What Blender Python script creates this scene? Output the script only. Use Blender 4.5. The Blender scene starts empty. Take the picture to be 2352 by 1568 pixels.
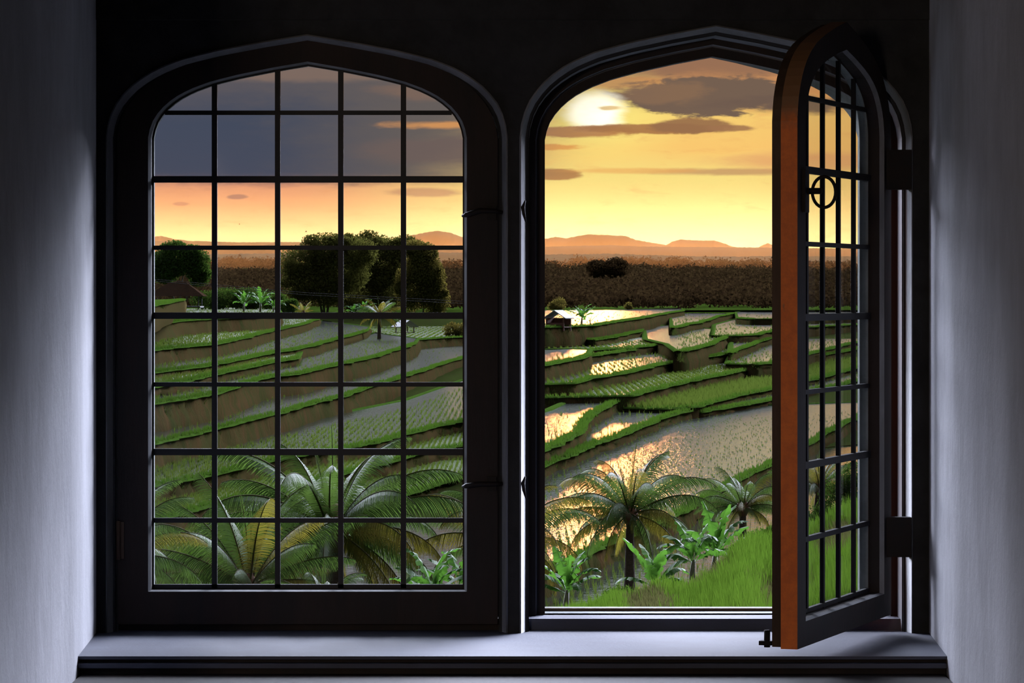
import bpy, math, random
import numpy as np
from mathutils import Vector, Matrix
R = math.radians
random.seed(7)
rng = np.random.default_rng(11)
sc = bpy.context.scene
COL = sc.collection
F = 8400.0            # focal length in photo pixels
HY, CX = 675.0, 1176.0  # eye-level row, centre column
YW = 7.56             # distance to the inner face of the window wall
K = YW / F            # metres per photo pixel on that face (0.0009)

# ------------------------------------------------------------ camera
cd = bpy.data.cameras.new('camera'); cam = bpy.data.objects.new('camera', cd); COL.objects.link(cam)
cam.location = (0, 0, 0); cam.rotation_euler = (R(90), 0, 0)
cd.sensor_width = 36; cd.lens = 36 * F / 2352; cd.shift_y = -(784 - HY) / 2352
cd.clip_start = 0.05; cd.clip_end = 60000
sc.camera = cam
sc.view_settings.view_transform = 'Standard'; sc.view_settings.look = 'None'
sc.view_settings.gamma = 1; sc.view_settings.use_curve_mapping = False
sc.view_settings.exposure = 0.0
sc.cycles.use_denoising = True; sc.cycles.use_adaptive_sampling = True; sc.cycles.adaptive_threshold = .02
sc.cycles.max_bounces = 8; sc.cycles.diffuse_bounces = 3; sc.cycles.glossy_bounces = 3
sc.cycles.transparent_max_bounces = 12; sc.cycles.volume_bounces = 0
sc.cycles.sample_clamp_indirect = 4.0
sc.cycles.caustics_reflective = False; sc.cycles.caustics_refractive = False

def lin(c):
    return tuple(((v / 255) / 12.92 if v / 255 <= .04045 else ((v / 255 + .055) / 1.055) ** 2.4) for v in c)
def rgba(c, s=1.0):
    a = lin(c); return (a[0] * s, a[1] * s, a[2] * s, 1)

class NT:
    """small helper for node trees"""
    def __init__(s, t): s.t = t; s.t.nodes.clear()
    def n(s, ty, **kw):
        o = s.t.nodes.new(ty)
        for k, v in kw.items(): setattr(o, k, v)
        return o
    def L(s, a, b): s.t.links.new(a, b)
    def put(s, sock, v):
        if hasattr(v, 'is_output'): s.L(v, sock)
        else: sock.default_value = v
    def m(s, op, a, b=0.0, c=None, clamp=False):
        o = s.n('ShaderNodeMath', operation=op, use_clamp=clamp)
        s.put(o.inputs[0], a); s.put(o.inputs[1], b)
        if c is not None: s.put(o.inputs[2], c)
        return o.outputs[0]
    def ss(s, v, a, b, lo=0.0, hi=1.0):
        o = s.n('ShaderNodeMapRange', interpolation_type='SMOOTHSTEP')
        s.put(o.inputs[0], v); s.put(o.inputs[1], a); s.put(o.inputs[2], b); s.put(o.inputs[3], lo); s.put(o.inputs[4], hi)
        return o.outputs[0]
    def mix(s, f, a, b, ty='MIX'):
        o = s.n('ShaderNodeMix', data_type='RGBA', blend_type=ty)
        s.put(o.inputs[0], f); s.put(o.inputs[6], a); s.put(o.inputs[7], b)
        return o.outputs[2]
    def noise(s, vec, scale, detail=4, rough=.55, dist=0.0):
        o = s.n('ShaderNodeTexNoise'); s.put(o.inputs['Vector'], vec)
        o.inputs['Scale'].default_value = scale; o.inputs['Detail'].default_value = detail
        o.inputs['Roughness'].default_value = rough; o.inputs['Distortion'].default_value = dist
        return o.outputs[0]
    def ramp(s, v, stops):
        o = s.n('ShaderNodeValToRGB'); s.put(o.inputs[0], v)
        e = o.color_ramp.elements
        while len(e) < len(stops): e.new(.5)
        for i, (p, c) in enumerate(stops): e[i].position = p; e[i].color = c
        return o.outputs[0]
    def comb(s, x, y, z):
        o = s.n('ShaderNodeCombineXYZ'); s.put(o.inputs[0], x); s.put(o.inputs[1], y); s.put(o.inputs[2], z)
        return o.outputs[0]
    def vmap(s, vec, scale):
        o = s.n('ShaderNodeMapping'); s.put(o.inputs[0], vec); o.inputs['Scale'].default_value = scale
        return o.outputs[0]

# ------------------------------------------------------------ sky: sunset in front, blue dusk elsewhere
W = bpy.data.worlds.new('sunset_sky'); sc.world = W; W.use_nodes = True
w = NT(W.node_tree)
tc = w.n('ShaderNodeTexCoord'); sx = w.n('ShaderNodeSeparateXYZ'); w.L(tc.outputs['Generated'], sx.inputs[0])
dx, dy, dz = sx.outputs
ys = w.m('MAXIMUM', dy, .02)
U = w.m('MULTIPLY', w.m('DIVIDE', dx, ys), F); V = w.m('MULTIPLY', w.m('DIVIDE', dz, ys), F)
cv = w.comb(w.m('MULTIPLY', U, .0042), w.m('MULTIPLY', V, .017), 0.3)
n1 = w.noise(cv, 1.0, 6, .6, .4)
cv2 = w.comb(w.m('MULTIPLY', U, .012), w.m('MULTIPLY', V, .045), 4.3)
n2 = w.noise(cv2, 1.0, 5, .6, .3)
nn = w.m('ADD', w.m('MULTIPLY', w.m('SUBTRACT', n1, .5), 2.0), w.m('MULTIPLY', w.m('SUBTRACT', n2, .5), 1.6))
vt = w.m('DIVIDE', w.m('ADD', V, w.m('MULTIPLY', nn, 15)), 600.0, clamp=True)
def st(l): return [(v / 600, rgba(c)) for v, c in l]
left = w.ramp(vt, st([(95, (255, 205, 135)), (150, (252, 188, 122)), (205, (240, 168, 115)), (250, (232, 158, 118)), (300, (190, 140, 120)), (420, (150, 120, 110)), (520, (140, 112, 100))]))
right = w.ramp(vt, st([(95, (246, 232, 150)), (190, (243, 226, 140)), (270, (248, 222, 130)), (335, (250, 200, 112)), (410, (247, 206, 114)), (470, (205, 145, 92)), (540, (150, 112, 84))]))
sk = w.mix(w.ss(U, -560, 160), left, right)
# darkish orange drift to the far right
sk = w.mix(w.ss(U, 480, 850, 0, .45), sk, rgba((235, 165, 100)))
# glow round the sun
def ell(cx, cy, rx, ry, amp=0.0, nz=None):
    a = w.m('DIVIDE', w.m('SUBTRACT', U, cx - CX), rx); b = w.m('DIVIDE', w.m('SUBTRACT', V, HY - cy), ry)
    d = w.m('SQRT', w.m('ADD', w.m('MULTIPLY', a, a), w.m('MULTIPLY', b, b)))
    if amp: d = w.m('ADD', d, w.m('MULTIPLY', nn, amp))
    return d
sk = w.mix(w.ss(ell(1365, 262, 260, 150), 1.0, 0.1, 0, .85), sk, rgba((255, 236, 130)))
# fine streaks
sk = w.mix(w.ss(n2, .52, .75, 0, .22), sk, rgba((225, 150, 95)))
def cloud(cx, cy, rx, ry, col, op=1.0, amp=1.1, soft=.18):
    global sk
    sk = w.mix(w.ss(ell(cx, cy, rx, ry, amp), 1 + soft, 1 - soft, 0, op), sk, rgba(col))
cloud(1620, 135, 460, 38, (150, 110, 84), .9, .6, .4)
cloud(1420, 190, 120, 14, (205, 140, 85), .7, 1.2, .4)
cloud(1660, 222, 215, 44, (116, 95, 80), 1, .9, .16)
cloud(1820, 240, 150, 24, (110, 90, 78), .9, .7, .3)
cloud(1500, 212, 90, 20, (140, 108, 82), .7, 1.2, .4)
# sun shining through a gap
sk = w.mix(w.ss(ell(1365, 257, 66, 44, .35), 1.35, .55), sk, (1.5, 1.42, 1.1, 1))
cloud(1402, 248, 24, 5, (230, 185, 100), .8, 1.0, .5)
cloud(1330, 302, 130, 13, (188, 130, 78), .95, .8, .25)
cloud(1500, 296, 160, 11, (170, 118, 74), .95, .7, .25)
cloud(1600, 289, 95, 17, (152, 110, 76), .95, .7, .22)
cloud(1680, 294, 60, 8, (160, 115, 80), .9, .7, .25)
cloud(1285, 338, 60, 8, (232, 160, 82), .9, 1, .3)
cloud(1285, 400, 58, 14, (180, 128, 80), .95, .7, .2)
cloud(1700, 394, 190, 8, (190, 140, 100), .75, .6, .5)
cloud(1450, 392, 150, 6, (235, 170, 95), .6, .6, .5)
cloud(1850, 370, 200, 20, (222, 150, 105), .6, .6, .5)
# slate cloud bank on the left
bank = w.m('MULTIPLY', w.ss(w.m('ADD', V, w.m('MULTIPLY', nn, 15)), 240, 272), w.ss(w.m('ADD', U, w.m('ADD', w.m('MULTIPLY', V, -.95), w.m('MULTIPLY', nn, 70))), -60, -560))
bcol = w.mix(w.ss(w.m('ADD', V, w.m('MULTIPLY', nn, 30)), 390, 500), rgba((64, 74, 94)), rgba((92, 88, 94)))
bcol = w.mix(w.ss(w.m('ADD', U, w.m('MULTIPLY', nn, 90)), -640, -180), bcol, rgba((98, 92, 92)))
sk = w.mix(w.m('MULTIPLY', bank, .97), sk, bcol)
cloud(760, 170, 260, 16, (135, 112, 100), .75, .8, .5)
cloud(1010, 205, 150, 22, (128, 104, 92), .8, .7, .4)
cloud(1015, 287, 130, 9, (232, 160, 92), .75, .8, .5)
cloud(1000, 345, 170, 30, (112, 96, 92), .85, .6, .4)
cloud(415, 468, 20, 5, (205, 140, 105), .9, .5, .3)
cloud(546, 452, 24, 6, (175, 125, 105), .9, .5, .3)
cloud(985, 442, 80, 9, (195, 145, 108), .8, .7, .4)
# away from the sunset: blue-grey dusk, plus added off-view bright patches that light the alcove walls
up = w.ss(dz, -.02, .5)
sk = w.mix(w.ss(V, 260, 90), sk, w.mix(1.0, sk, (1.65, 1.75, 1.9, 1), 'MULTIPLY'))
dusk = w.mix(up, (.40, .41, .43, 1), (.33, .37, .46, 1))
def fill_lobe(az, el, c0, c1, s):
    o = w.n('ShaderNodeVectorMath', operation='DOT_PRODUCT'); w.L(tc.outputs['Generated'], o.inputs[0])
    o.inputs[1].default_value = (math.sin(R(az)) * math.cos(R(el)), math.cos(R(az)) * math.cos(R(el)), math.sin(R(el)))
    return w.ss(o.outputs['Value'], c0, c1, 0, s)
dusk2 = w.mix(fill_lobe(-28, 21, .94, .985, 1.0), dusk, (36, 38, 47, 1))
dusk2 = w.mix(fill_lobe(31, 23, .925, .985, 1.0), dusk2, (54, 57, 71, 1))
inv = w.m('MULTIPLY', w.ss(w.m('ABSOLUTE', U), 1900, 1250), w.ss(V, 900, 540))
inv = w.m('MULTIPLY', inv, w.ss(dy, .1, .3))
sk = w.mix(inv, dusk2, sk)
sk = w.mix(w.ss(dz, -.004, -.03), sk, (.03, .035, .03, 1))
bg = w.n('ShaderNodeBackground'); w.L(sk, bg.inputs[0]); bg.inputs[1].default_value = 1.0
wo = w.n('ShaderNodeOutputWorld'); w.L(bg.outputs[0], wo.inputs[0])
W.cycles.sampling_method = 'MANUAL'; W.cycles.sample_map_resolution = 2048

# low sun
def px_dir(x, y): return Vector(((x - CX) / F, 1, (HY - y) / F)).normalized()
sl = bpy.data.lights.new('sun', 'SUN'); so = bpy.data.objects.new('sun', sl); COL.objects.link(so)
so.rotation_euler = (-px_dir(1365, 250)).to_track_quat('-Z', 'Y').to_euler()
sl.energy = 0.03; sl.color = (1.0, .33, .09); sl.angle = R(.9)
# added warm fill behind the camera to light the casement's orange edge
al = bpy.data.lights.new('edge_fill', 'AREA'); ao = bpy.data.objects.new('edge_fill', al); COL.objects.link(ao)
ao.location = (-1.6, -.9, .35); al.size = .5; al.energy = 60; al.color = (1.0, .78, .58)
ao.rotation_euler = (Vector((.55, 6.9, 0)) - Vector(ao.location)).to_track_quat('-Z', 'Y').to_euler()

# ------------------------------------------------------------ mesh helpers
class MB:
    def __init__(s): s.v = []; s.f = []; s.mi = []; s.sm = []
    def add(s, vs, fs, mi=0, sm=False):
        b = len(s.v); s.v += [tuple(p) for p in vs]
        for q in fs: s.f.append(tuple(i + b for i in q)); s.mi.append(mi); s.sm.append(sm)
    def box(s, a, b, mi=0):
        x0, y0, z0 = a; x1, y1, z1 = b
        s.add([(x0,y0,z0),(x1,y0,z0),(x1,y1,z0),(x0,y1,z0),(x0,y0,z1),(x1,y0,z1),(x1,y1,z1),(x0,y1,z1)],
              [(0,3,2,1),(4,5,6,7),(0,1,5,4),(1,2,6,5),(2,3,7,6),(3,0,4,7)], mi)
    def tube(s, pts, rad, seg=8, mi=0, cap=True, closed=False):
        pts = [Vector(p) for p in pts]; n = len(pts); rings = []
        rr = rad if hasattr(rad, '__len__') else [rad] * n
        prev = None
        for i, p in enumerate(pts):
            if closed: t = pts[(i + 1) % n] - pts[i - 1]
            else: t = pts[min(i + 1, n - 1)] - pts[max(i - 1, 0)]
            t.normalize()
            if prev is None:
                a = Vector((0, 0, 1)) if abs(t.z) < .9 else Vector((1, 0, 0))
                u = t.cross(a).normalized()
            else: u = (prev - t * prev.dot(t)).normalized()
            prev = u; v = t.cross(u)
            rings.append([p + (u * math.cos(k * 2 * math.pi / seg) + v * math.sin(k * 2 * math.pi / seg)) * rr[i] for k in range(seg)])
        vs = [q for r in rings for q in r]; fs = []
        for i in range(n if closed else n - 1):
            for k in range(seg):
                j = (i + 1) % n
                fs.append((i*seg+k, i*seg+(k+1)%seg, j*seg+(k+1)%seg, j*seg+k))
        if cap and not closed: fs += [tuple(range(seg))[::-1], tuple((n-1)*seg+k for k in range(seg))]
        s.add(vs, fs, mi, True)
    def build(s, name, mats, parent=None):
        me = bpy.data.meshes.new(name); me.from_pydata(s.v, [], s.f)
        if not isinstance(mats, (list, tuple)): mats = [mats]
        for m in mats: me.materials.append(m)
        me.polygons.foreach_set('material_index', s.mi); me.polygons.foreach_set('use_smooth', s.sm)
        me.update(); o = bpy.data.objects.new(name, me); COL.objects.link(o)
        if parent: o.parent = parent
        return o
def npmesh(name, V_, T_, mat, parent=None, smooth=False, k=3):
    """triangles/quads from numpy arrays"""
    me = bpy.data.meshes.new(name); V_ = np.asarray(V_, np.float32); T_ = np.asarray(T_, np.int32)
    me.vertices.add(len(V_)); me.vertices.foreach_set('co', V_.ravel())
    me.loops.add(T_.size); me.loops.foreach_set('vertex_index', T_.ravel())
    me.polygons.add(len(T_)); me.polygons.foreach_set('loop_start', np.arange(0, T_.size, k, dtype=np.int32))
    me.polygons.foreach_set('loop_total', np.full(len(T_), k, np.int32))
    me.polygons.foreach_set('use_smooth', np.full(len(T_), smooth, bool))
    me.materials.append(mat); me.update(calc_edges=True); me.validate()
    o = bpy.data.objects.new(name, me); COL.objects.link(o)
    if parent: o.parent = parent
    return o
def empty(name, loc=(0,0,0), rz=0):
    o = bpy.data.objects.new(name, None); COL.objects.link(o); o.location = loc; o.rotation_euler = (0,0,rz)
    o.empty_display_size = .1; return o
def tag(o, label=None, cat=None, group=None, kind=None):
    if label: o['label'] = label
    if cat: o['category'] = cat
    if group: o['group'] = group
    if kind: o['kind'] = kind
    return o

# ------------------------------------------------------------ materials
def mat(name, col, rough=.7, var=None, scale=8, bump=0.0, bscale=30, spec=.5, stretch=(1,1,1), amt=1.0, coord='Object', transl=None, twosided=False):
    m = bpy.data.materials.new(name); m.use_nodes = True; t = NT(m.node_tree)
    p = t.n('ShaderNodeBsdfPrincipled'); o = t.n('ShaderNodeOutputMaterial')
    p.inputs['Roughness'].default_value = rough; p.inputs['Specular IOR Level'].default_value = spec
    c = (*col, 1)
    if var or bump:
        tcx = t.n('ShaderNodeTexCoord'); v = t.vmap(tcx.outputs[coord], stretch)
    if var:
        n = t.noise(v, scale, 5, .65)
        c = t.mix(t.ss(n, .5 - .22 / amt, .5 + .22 / amt), c, (*var, 1))
    t.put(p.inputs['Base Color'], c)
    if bump:
        b = t.n('ShaderNodeBump'); b.inputs['Strength'].default_value = 1; b.inputs['Distance'].default_value = bump
        t.L(t.noise(v, bscale, 5, .7), b.inputs['Height']); t.L(b.outputs[0], p.inputs['Normal'])
    if transl:
        tr = t.n('ShaderNodeBsdfTranslucent'); t.put(tr.inputs[0], (*transl, 1))
        ad = t.n('ShaderNodeAddShader'); t.L(p.outputs[0], ad.inputs[0]); t.L(tr.outputs[0], ad.inputs[1]); t.L(ad.outputs[0], o.inputs[0])
    else: t.L(p.outputs[0], o.inputs[0])
    return m
M = {}
M['plaster'] = mat('old_plaster', (.62,.62,.66), .9, (.44,.44,.47), 3.0, .003, 30, .1, (1,1,.6))
M['dark_stone'] = mat('shade_dark_stone', (.034,.036,.040), .75, (.018,.019,.021), 9, .002, 60, .2)  # near-black colour stands for the unlit front of the wall
M['mould'] = mat('lit_stone_moulding', (.22,.225,.245), .6, (.13,.135,.145), 14, .001, 90, .4, (1,1,.3))  # paler than the wall: light on the chamfers is in the colour
M['jamb'] = mat('pale_outer_stone', (.24,.26,.25), .9, (.16,.18,.17), 10, .002, 80, .3)
M['sill'] = mat('blue_grey_painted_sill', (.070,.078,.112), .7, (.052,.056,.080), 5, .0008, 120, .4)
M['dark_wood'] = mat('black_brown_wood', (.012,.010,.010), .65, (.022,.013,.011), 14, .0008, 70, .25, (1,1,.2))
M['brown_wood'] = mat('bare_brown_wood', (.11,.07,.045), .7, (.05,.03,.022), 12, .0008, 80, .25, (1,1,.2))
M['lead'] = mat('dark_glazing_bar', (.010,.010,.012), .55, spec=.3)
M['iron'] = mat('black_iron', (.008,.008,.009), .6, (.012,.007,.006), 40, .0004, 200, .2)
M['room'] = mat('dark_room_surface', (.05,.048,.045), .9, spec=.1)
m = bpy.data.materials.new('orange_painted_edge'); m.use_nodes = True; t = NT(m.node_tree)
p = t.n('ShaderNodeBsdfPrincipled'); o = t.n('ShaderNodeOutputMaterial'); tcx = t.n('ShaderNodeTexCoord')
sp = t.n('ShaderNodeSeparateXYZ'); t.L(tcx.outputs['Object'], sp.inputs[0])
nz = t.noise(tcx.outputs['Object'], 45, 6, .7)
pa = t.mix(t.ss(nz, .3, .7), (.92,.21,.02,1), (.72,.15,.018,1))
chip = t.ss(t.noise(t.vmap(tcx.outputs['Object'], (1,1,.25)), 30, 5, .7), .62, .7)
worn = t.m('MAXIMUM', chip, t.ss(t.m('ADD', sp.outputs[2], t.m('MULTIPLY', nz, .05)), .99, 1.05))
t.L(t.mix(worn, pa, (.27,.14,.07,1)), p.inputs['Base Color']); p.inputs['Roughness'].default_value = .55
t.L(p.outputs[0], o.inputs[0]); M['orange'] = m
m = bpy.data.materials.new('clear_glass'); m.use_nodes = True; t = NT(m.node_tree)
tr = t.n('ShaderNodeBsdfTransparent'); tr.inputs[0].default_value = (.96,.97,.96,1)
gl = t.n('ShaderNodeBsdfGlossy'); gl.inputs['Roughness'].default_value = .03
lw = t.n('ShaderNodeLayerWeight'); fr = t.n('ShaderNodeMath', operation='MULTIPLY_ADD'); t.L(t.m('POWER', lw.outputs['Facing'], 5.0), fr.inputs[0]); fr.inputs[1].default_value = .7; fr.inputs[2].default_value = .03
mx = t.n('ShaderNodeMixShader'); t.L(fr.outputs[0], mx.inputs[0]); t.L(tr.outputs[0], mx.inputs[1]); t.L(gl.outputs[0], mx.inputs[2])
o = t.n('ShaderNodeOutputMaterial'); t.L(mx.outputs[0], o.inputs[0]); M['glass'] = m

# ------------------------------------------------------------ room shell
ZF, ZS = -1.75, -.70      # room floor, sill top
def struct(mb, name, m, **kw):
    o = mb.build(name, m); tag(o, kind='structure'); return o
def X(px): return (px - CX) * K
def Z(py): return (HY - py) * K
# Tudor arch outline, normalised (x from centre / half width, height above springing / rise)
SH_IN = [(1,0),(.993,.06),(.984,.125),(.964,.218),(.927,.318),(.88,.42),(.807,.525),(.717,.617),(.594,.713),(.431,.808),(.218,.912),(0,1)]
SH_OUT = [(1,0),(.995,.09),(.985,.18),(.961,.30),(.924,.40),(.872,.505),(.80,.61),(.715,.695),(.61,.77),(.44,.85),(.22,.93),(0,1)]
def resample(pts, n):
    d = [0]
    for a, b in zip(pts, pts[1:]): d.append(d[-1] + math.hypot(a[0]-b[0], (a[1]-b[1]) * .5))
    out = []
    for i in range(n):
        s = d[-1] * i / (n - 1); k = max(j for j in range(len(d)) if d[j] <= s + 1e-9); k = min(k, len(d) - 2)
        u = (s - d[k]) / (d[k+1] - d[k]); out.append((pts[k][0]*(1-u)+pts[k+1][0]*u, pts[k][1]*(1-u)+pts[k+1][1]*u))
    return out
NA = 22
SI, SO = resample(SH_IN, NA), resample(SH_OUT, NA)
def loop(cx, hw, spring, rise, bottom, k=0.0):
    """x,z outline from bottom-left over the arch to bottom-right (metres)"""
    h = [((a[0]*(1-k)+b[0]*k), (a[1]*(1-k)+b[1]*k)) for a, b in zip(SI, SO)]
    L_ = [(cx - hw * a, spring + rise * b) for a, b in h]; Rr = [(cx + hw * a, spring + rise * b) for a, b in h[-2::-1]]
    return [(cx - hw, bottom)] + L_ + Rr + [(cx + hw, bottom)]
def ring(mb, loops, ys, mis=None, closed=True, sm=False):
    """skin between successive outlines; loops[i] lies at depth ys[i]"""
    n = len(loops[0]); m_ = len(loops)
    vs = [(x, y, z) for L_, y in zip(loops, ys) for x, z in L_]
    for i in range(m_ if closed else m_ - 1):
        j = (i + 1) % m_; fs = []
        for k in range(n):
            l = (k + 1) % n
            fs.append((i*n+k, i*n+l, j*n+l, j*n+k))
        mb.add([vs[i*n+q] for q in range(n)] + [vs[j*n+q] for q in range(n)], [(q, (q+1) % n, n+(q+1) % n, n+q) for q in range(n)], (mis[i] if mis else 0), False)

WX0, WX1, WZ0, WZ1, YO = -2.9, 2.9, ZF, 1.6, 8.01
C1, C2 = X(705), X(1645)
SP = Z(315)
face1 = loop(C1, 462*K, SP, 237*K, ZS - .02, 1); face2 = loop(C2, 452*K, SP, 258*K, ZS - .02, 1)
def oc(px): return (px - CX) * YO / F
def ozz(py): return (HY - py) * YO / F
out2 = loop(oc(1610), 360*YO/F, ozz(316), 188*YO/F, ozz(1393), 0)
out1 = loop(C1, .372, ozz(316), 188*YO/F, ozz(1393), 0)
def holed(mb, y, la, lb, flip):
    def q(a, b, c, d):
        vs = [(a[0], y, a[1]), (b[0], y, b[1]), (c[0], y, c[1]), (d[0], y, d[1])]
        mb.add(vs, [(0,1,2,3) if not flip else (3,2,1,0)])
    prev = WX0
    for L_ in (la, lb):
        q((prev, WZ0), (L_[0][0], WZ0), (L_[0][0], WZ1), (prev, WZ1)); prev = L_[-1][0]
        q((L_[0][0], WZ0), (L_[-1][0], WZ0), (L_[-1][0], L_[0][1]), (L_[0][0], L_[0][1]))
        for a, b in zip(L_[1:-1], L_[2:-1]):
            if abs(a[0]-b[0]) > 1e-6: q((a[0], a[1]), (b[0], b[1]), (b[0], WZ1), (a[0], WZ1))
    q((prev, WZ0), (WX1, WZ0), (WX1, WZ1), (prev, WZ1))
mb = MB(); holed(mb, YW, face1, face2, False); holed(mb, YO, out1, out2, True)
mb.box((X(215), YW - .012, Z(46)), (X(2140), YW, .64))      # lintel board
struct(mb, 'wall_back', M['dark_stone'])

def surround(name, cx, hwo, rise_o, outl, frame_in, rise_f, cut=None):
    root = empty(name, (0, 0, 0)); tag(root, kind='structure')
    b0 = ZS - .02
    P_ = lambda d, r, y, b=b0: (loop(cx, (hwo - d)*K, SP, (rise_o - r)*K, b, max(0, 1 - d/90)), y)
    prof = [P_(0,0,YW), P_(1,1,YW-.006), P_(4,4,YW-.008), P_(9,9,YW+.006), P_(14,14,YW+.022)]
    mb = MB(); ring(mb, [a for a, _ in prof], [y for _, y in prof], closed=False)
    for i in range(len(mb.sm)): mb.sm[i] = True
    mb.build('arch_moulding', M['mould'], root)
    prof2 = [P_(14,14,YW+.022), P_(19,19,YW+.024), P_(19,19,YW+.03), P_(22,22,YW+.03)]
    mb = MB(); ring(mb, [a for a, _ in prof2], [y for _, y in prof2], closed=False); mb.build('rebate', M['dark_stone'], root)
    prof3 = [P_(22,22,YW+.03), P_(22,22,YW+.12)]
    mb = MB(); ring(mb, [a for a, _ in prof3], [y for _, y in prof3], closed=False); mb.build('inner_return', M['mould'], root)
    fr_ = [P_(22,22,YW+.12), P_(38,36,YW+.12), P_(38,36,YW+.15), P_(40,38,YW+.152), P_(42,40,YW+.15), P_(frame_in,rise_f,YW+.15,-.6763), P_(frame_in,rise_f,YW+.19,-.6763)]
    mb = MB(); ring(mb, [a for a, _ in fr_], [y for _, y in fr_], [0,1,1,1,0,1], closed=False); mb.build('window_frame', [M['dark_wood'], M['mould']], root)  # returns facing the opening are coloured pale as if lit
    js = [(fr_[-1][0], YW+.19), (outl, YO)]
    mb = MB(); ring(mb, [a for a, _ in js], [y for _, y in js], closed=False); mb.build('stone_jamb', M['jamb'], root)
    # bottom rail and outer upstand
    mb = MB(); xa, xb = cx - (hwo-21)*K, cx + (hwo-21)*K
    mb.box((xa, YW+.06, ZS-.02), (xb, YW+.19, -.6763)); mb.build('bottom_rail', M['sill'] if cx > 0 else M['dark_wood'], root)
    mb = MB(); mb.box((cx - (hwo-frame_in)*K, 7.83, -.69), (cx + (hwo-frame_in)*K, 7.85, -.6725)); mb.build('water_bar', M['brown_wood'], root)
    return root
w1 = surround('window_1', C1, 462, 237, out1, 60, 55)
w2 = surround('window_2', C2, 452, 258, out2, 60, 62)

# alcove side walls (window reveals), sill, soffit, room box
def slab_prism(pts, z0, z1, name, m):
    mb = MB(); n = len(pts)
    mb.add([(x, y, z0) for x, y in pts] + [(x, y, z1) for x, y in pts],
           [tuple(range(n))[::-1], tuple(range(n, 2*n))] + [(i, (i+1) % n, n+(i+1) % n, n+i) for i in range(n)])
    return struct(mb, name, m)
XL, XR = X(221), X(2134)
slab_prism([(XL, YW), (-.832, 6.9), (-.832, 5.2), (-2.9, 5.2), (-2.9, YW)], ZF, WZ1, 'wall_left', M['plaster'])
slab_prism([(XR, YW), (2.9, YW), (2.9, 5.2), (.834, 5.2), (.834, 6.9)], ZF, WZ1, 'wall_right', M['plaster'])
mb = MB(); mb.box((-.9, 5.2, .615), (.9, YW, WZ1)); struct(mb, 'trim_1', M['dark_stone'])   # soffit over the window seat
# sill with nosing and the dark seat below it
Zf = lambda py, y: (HY - py) * y / F
mb = MB(); yf = 7.07
mb.box((-.87, yf, ZS-.006), (.87, YW+.1, ZS), 0)
mb.box((-.87, yf+.02, ZS-.02), (.87, YW+.1, ZS-.006), 1)
mb.box((-.84, yf-.012, ZS-.022), (.84, YW, ZS-.0135), 0)
mb.box((-.84, yf+.01, ZF), (.84, YW, ZS-.022), 1)
struct(mb, 'trim_2', [M['sill'], M['dark_wood']])
mb = MB(); mb.box((-.832, 5.2, ZF), (.834, yf+.01, -.735)); struct(mb, 'trim_3', M['dark_wood'])
mb = MB(); mb.box((-2.9, -2.6, ZF-.1), (2.9, YW, ZF)); struct(mb, 'floor', M['room'])
mb = MB(); mb.box((-2.9, -2.6, WZ1), (2.9, YO, WZ1+.1)); struct(mb, 'ceiling', M['room'])
mb = MB(); mb.box((-3.0, -2.6, ZF), (-2.9, YW, WZ1)); struct(mb, 'wall_far_left', M['room'])
mb = MB(); mb.box((2.9, -2.6, ZF), (3.0, YW, WZ1)); struct(mb, 'wall_far_right', M['room'])
mb = MB(); mb.box((-2.9, -2.7, ZF), (2.9, -2.6, WZ1)); struct(mb, 'wall_front', M['room'])

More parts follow.
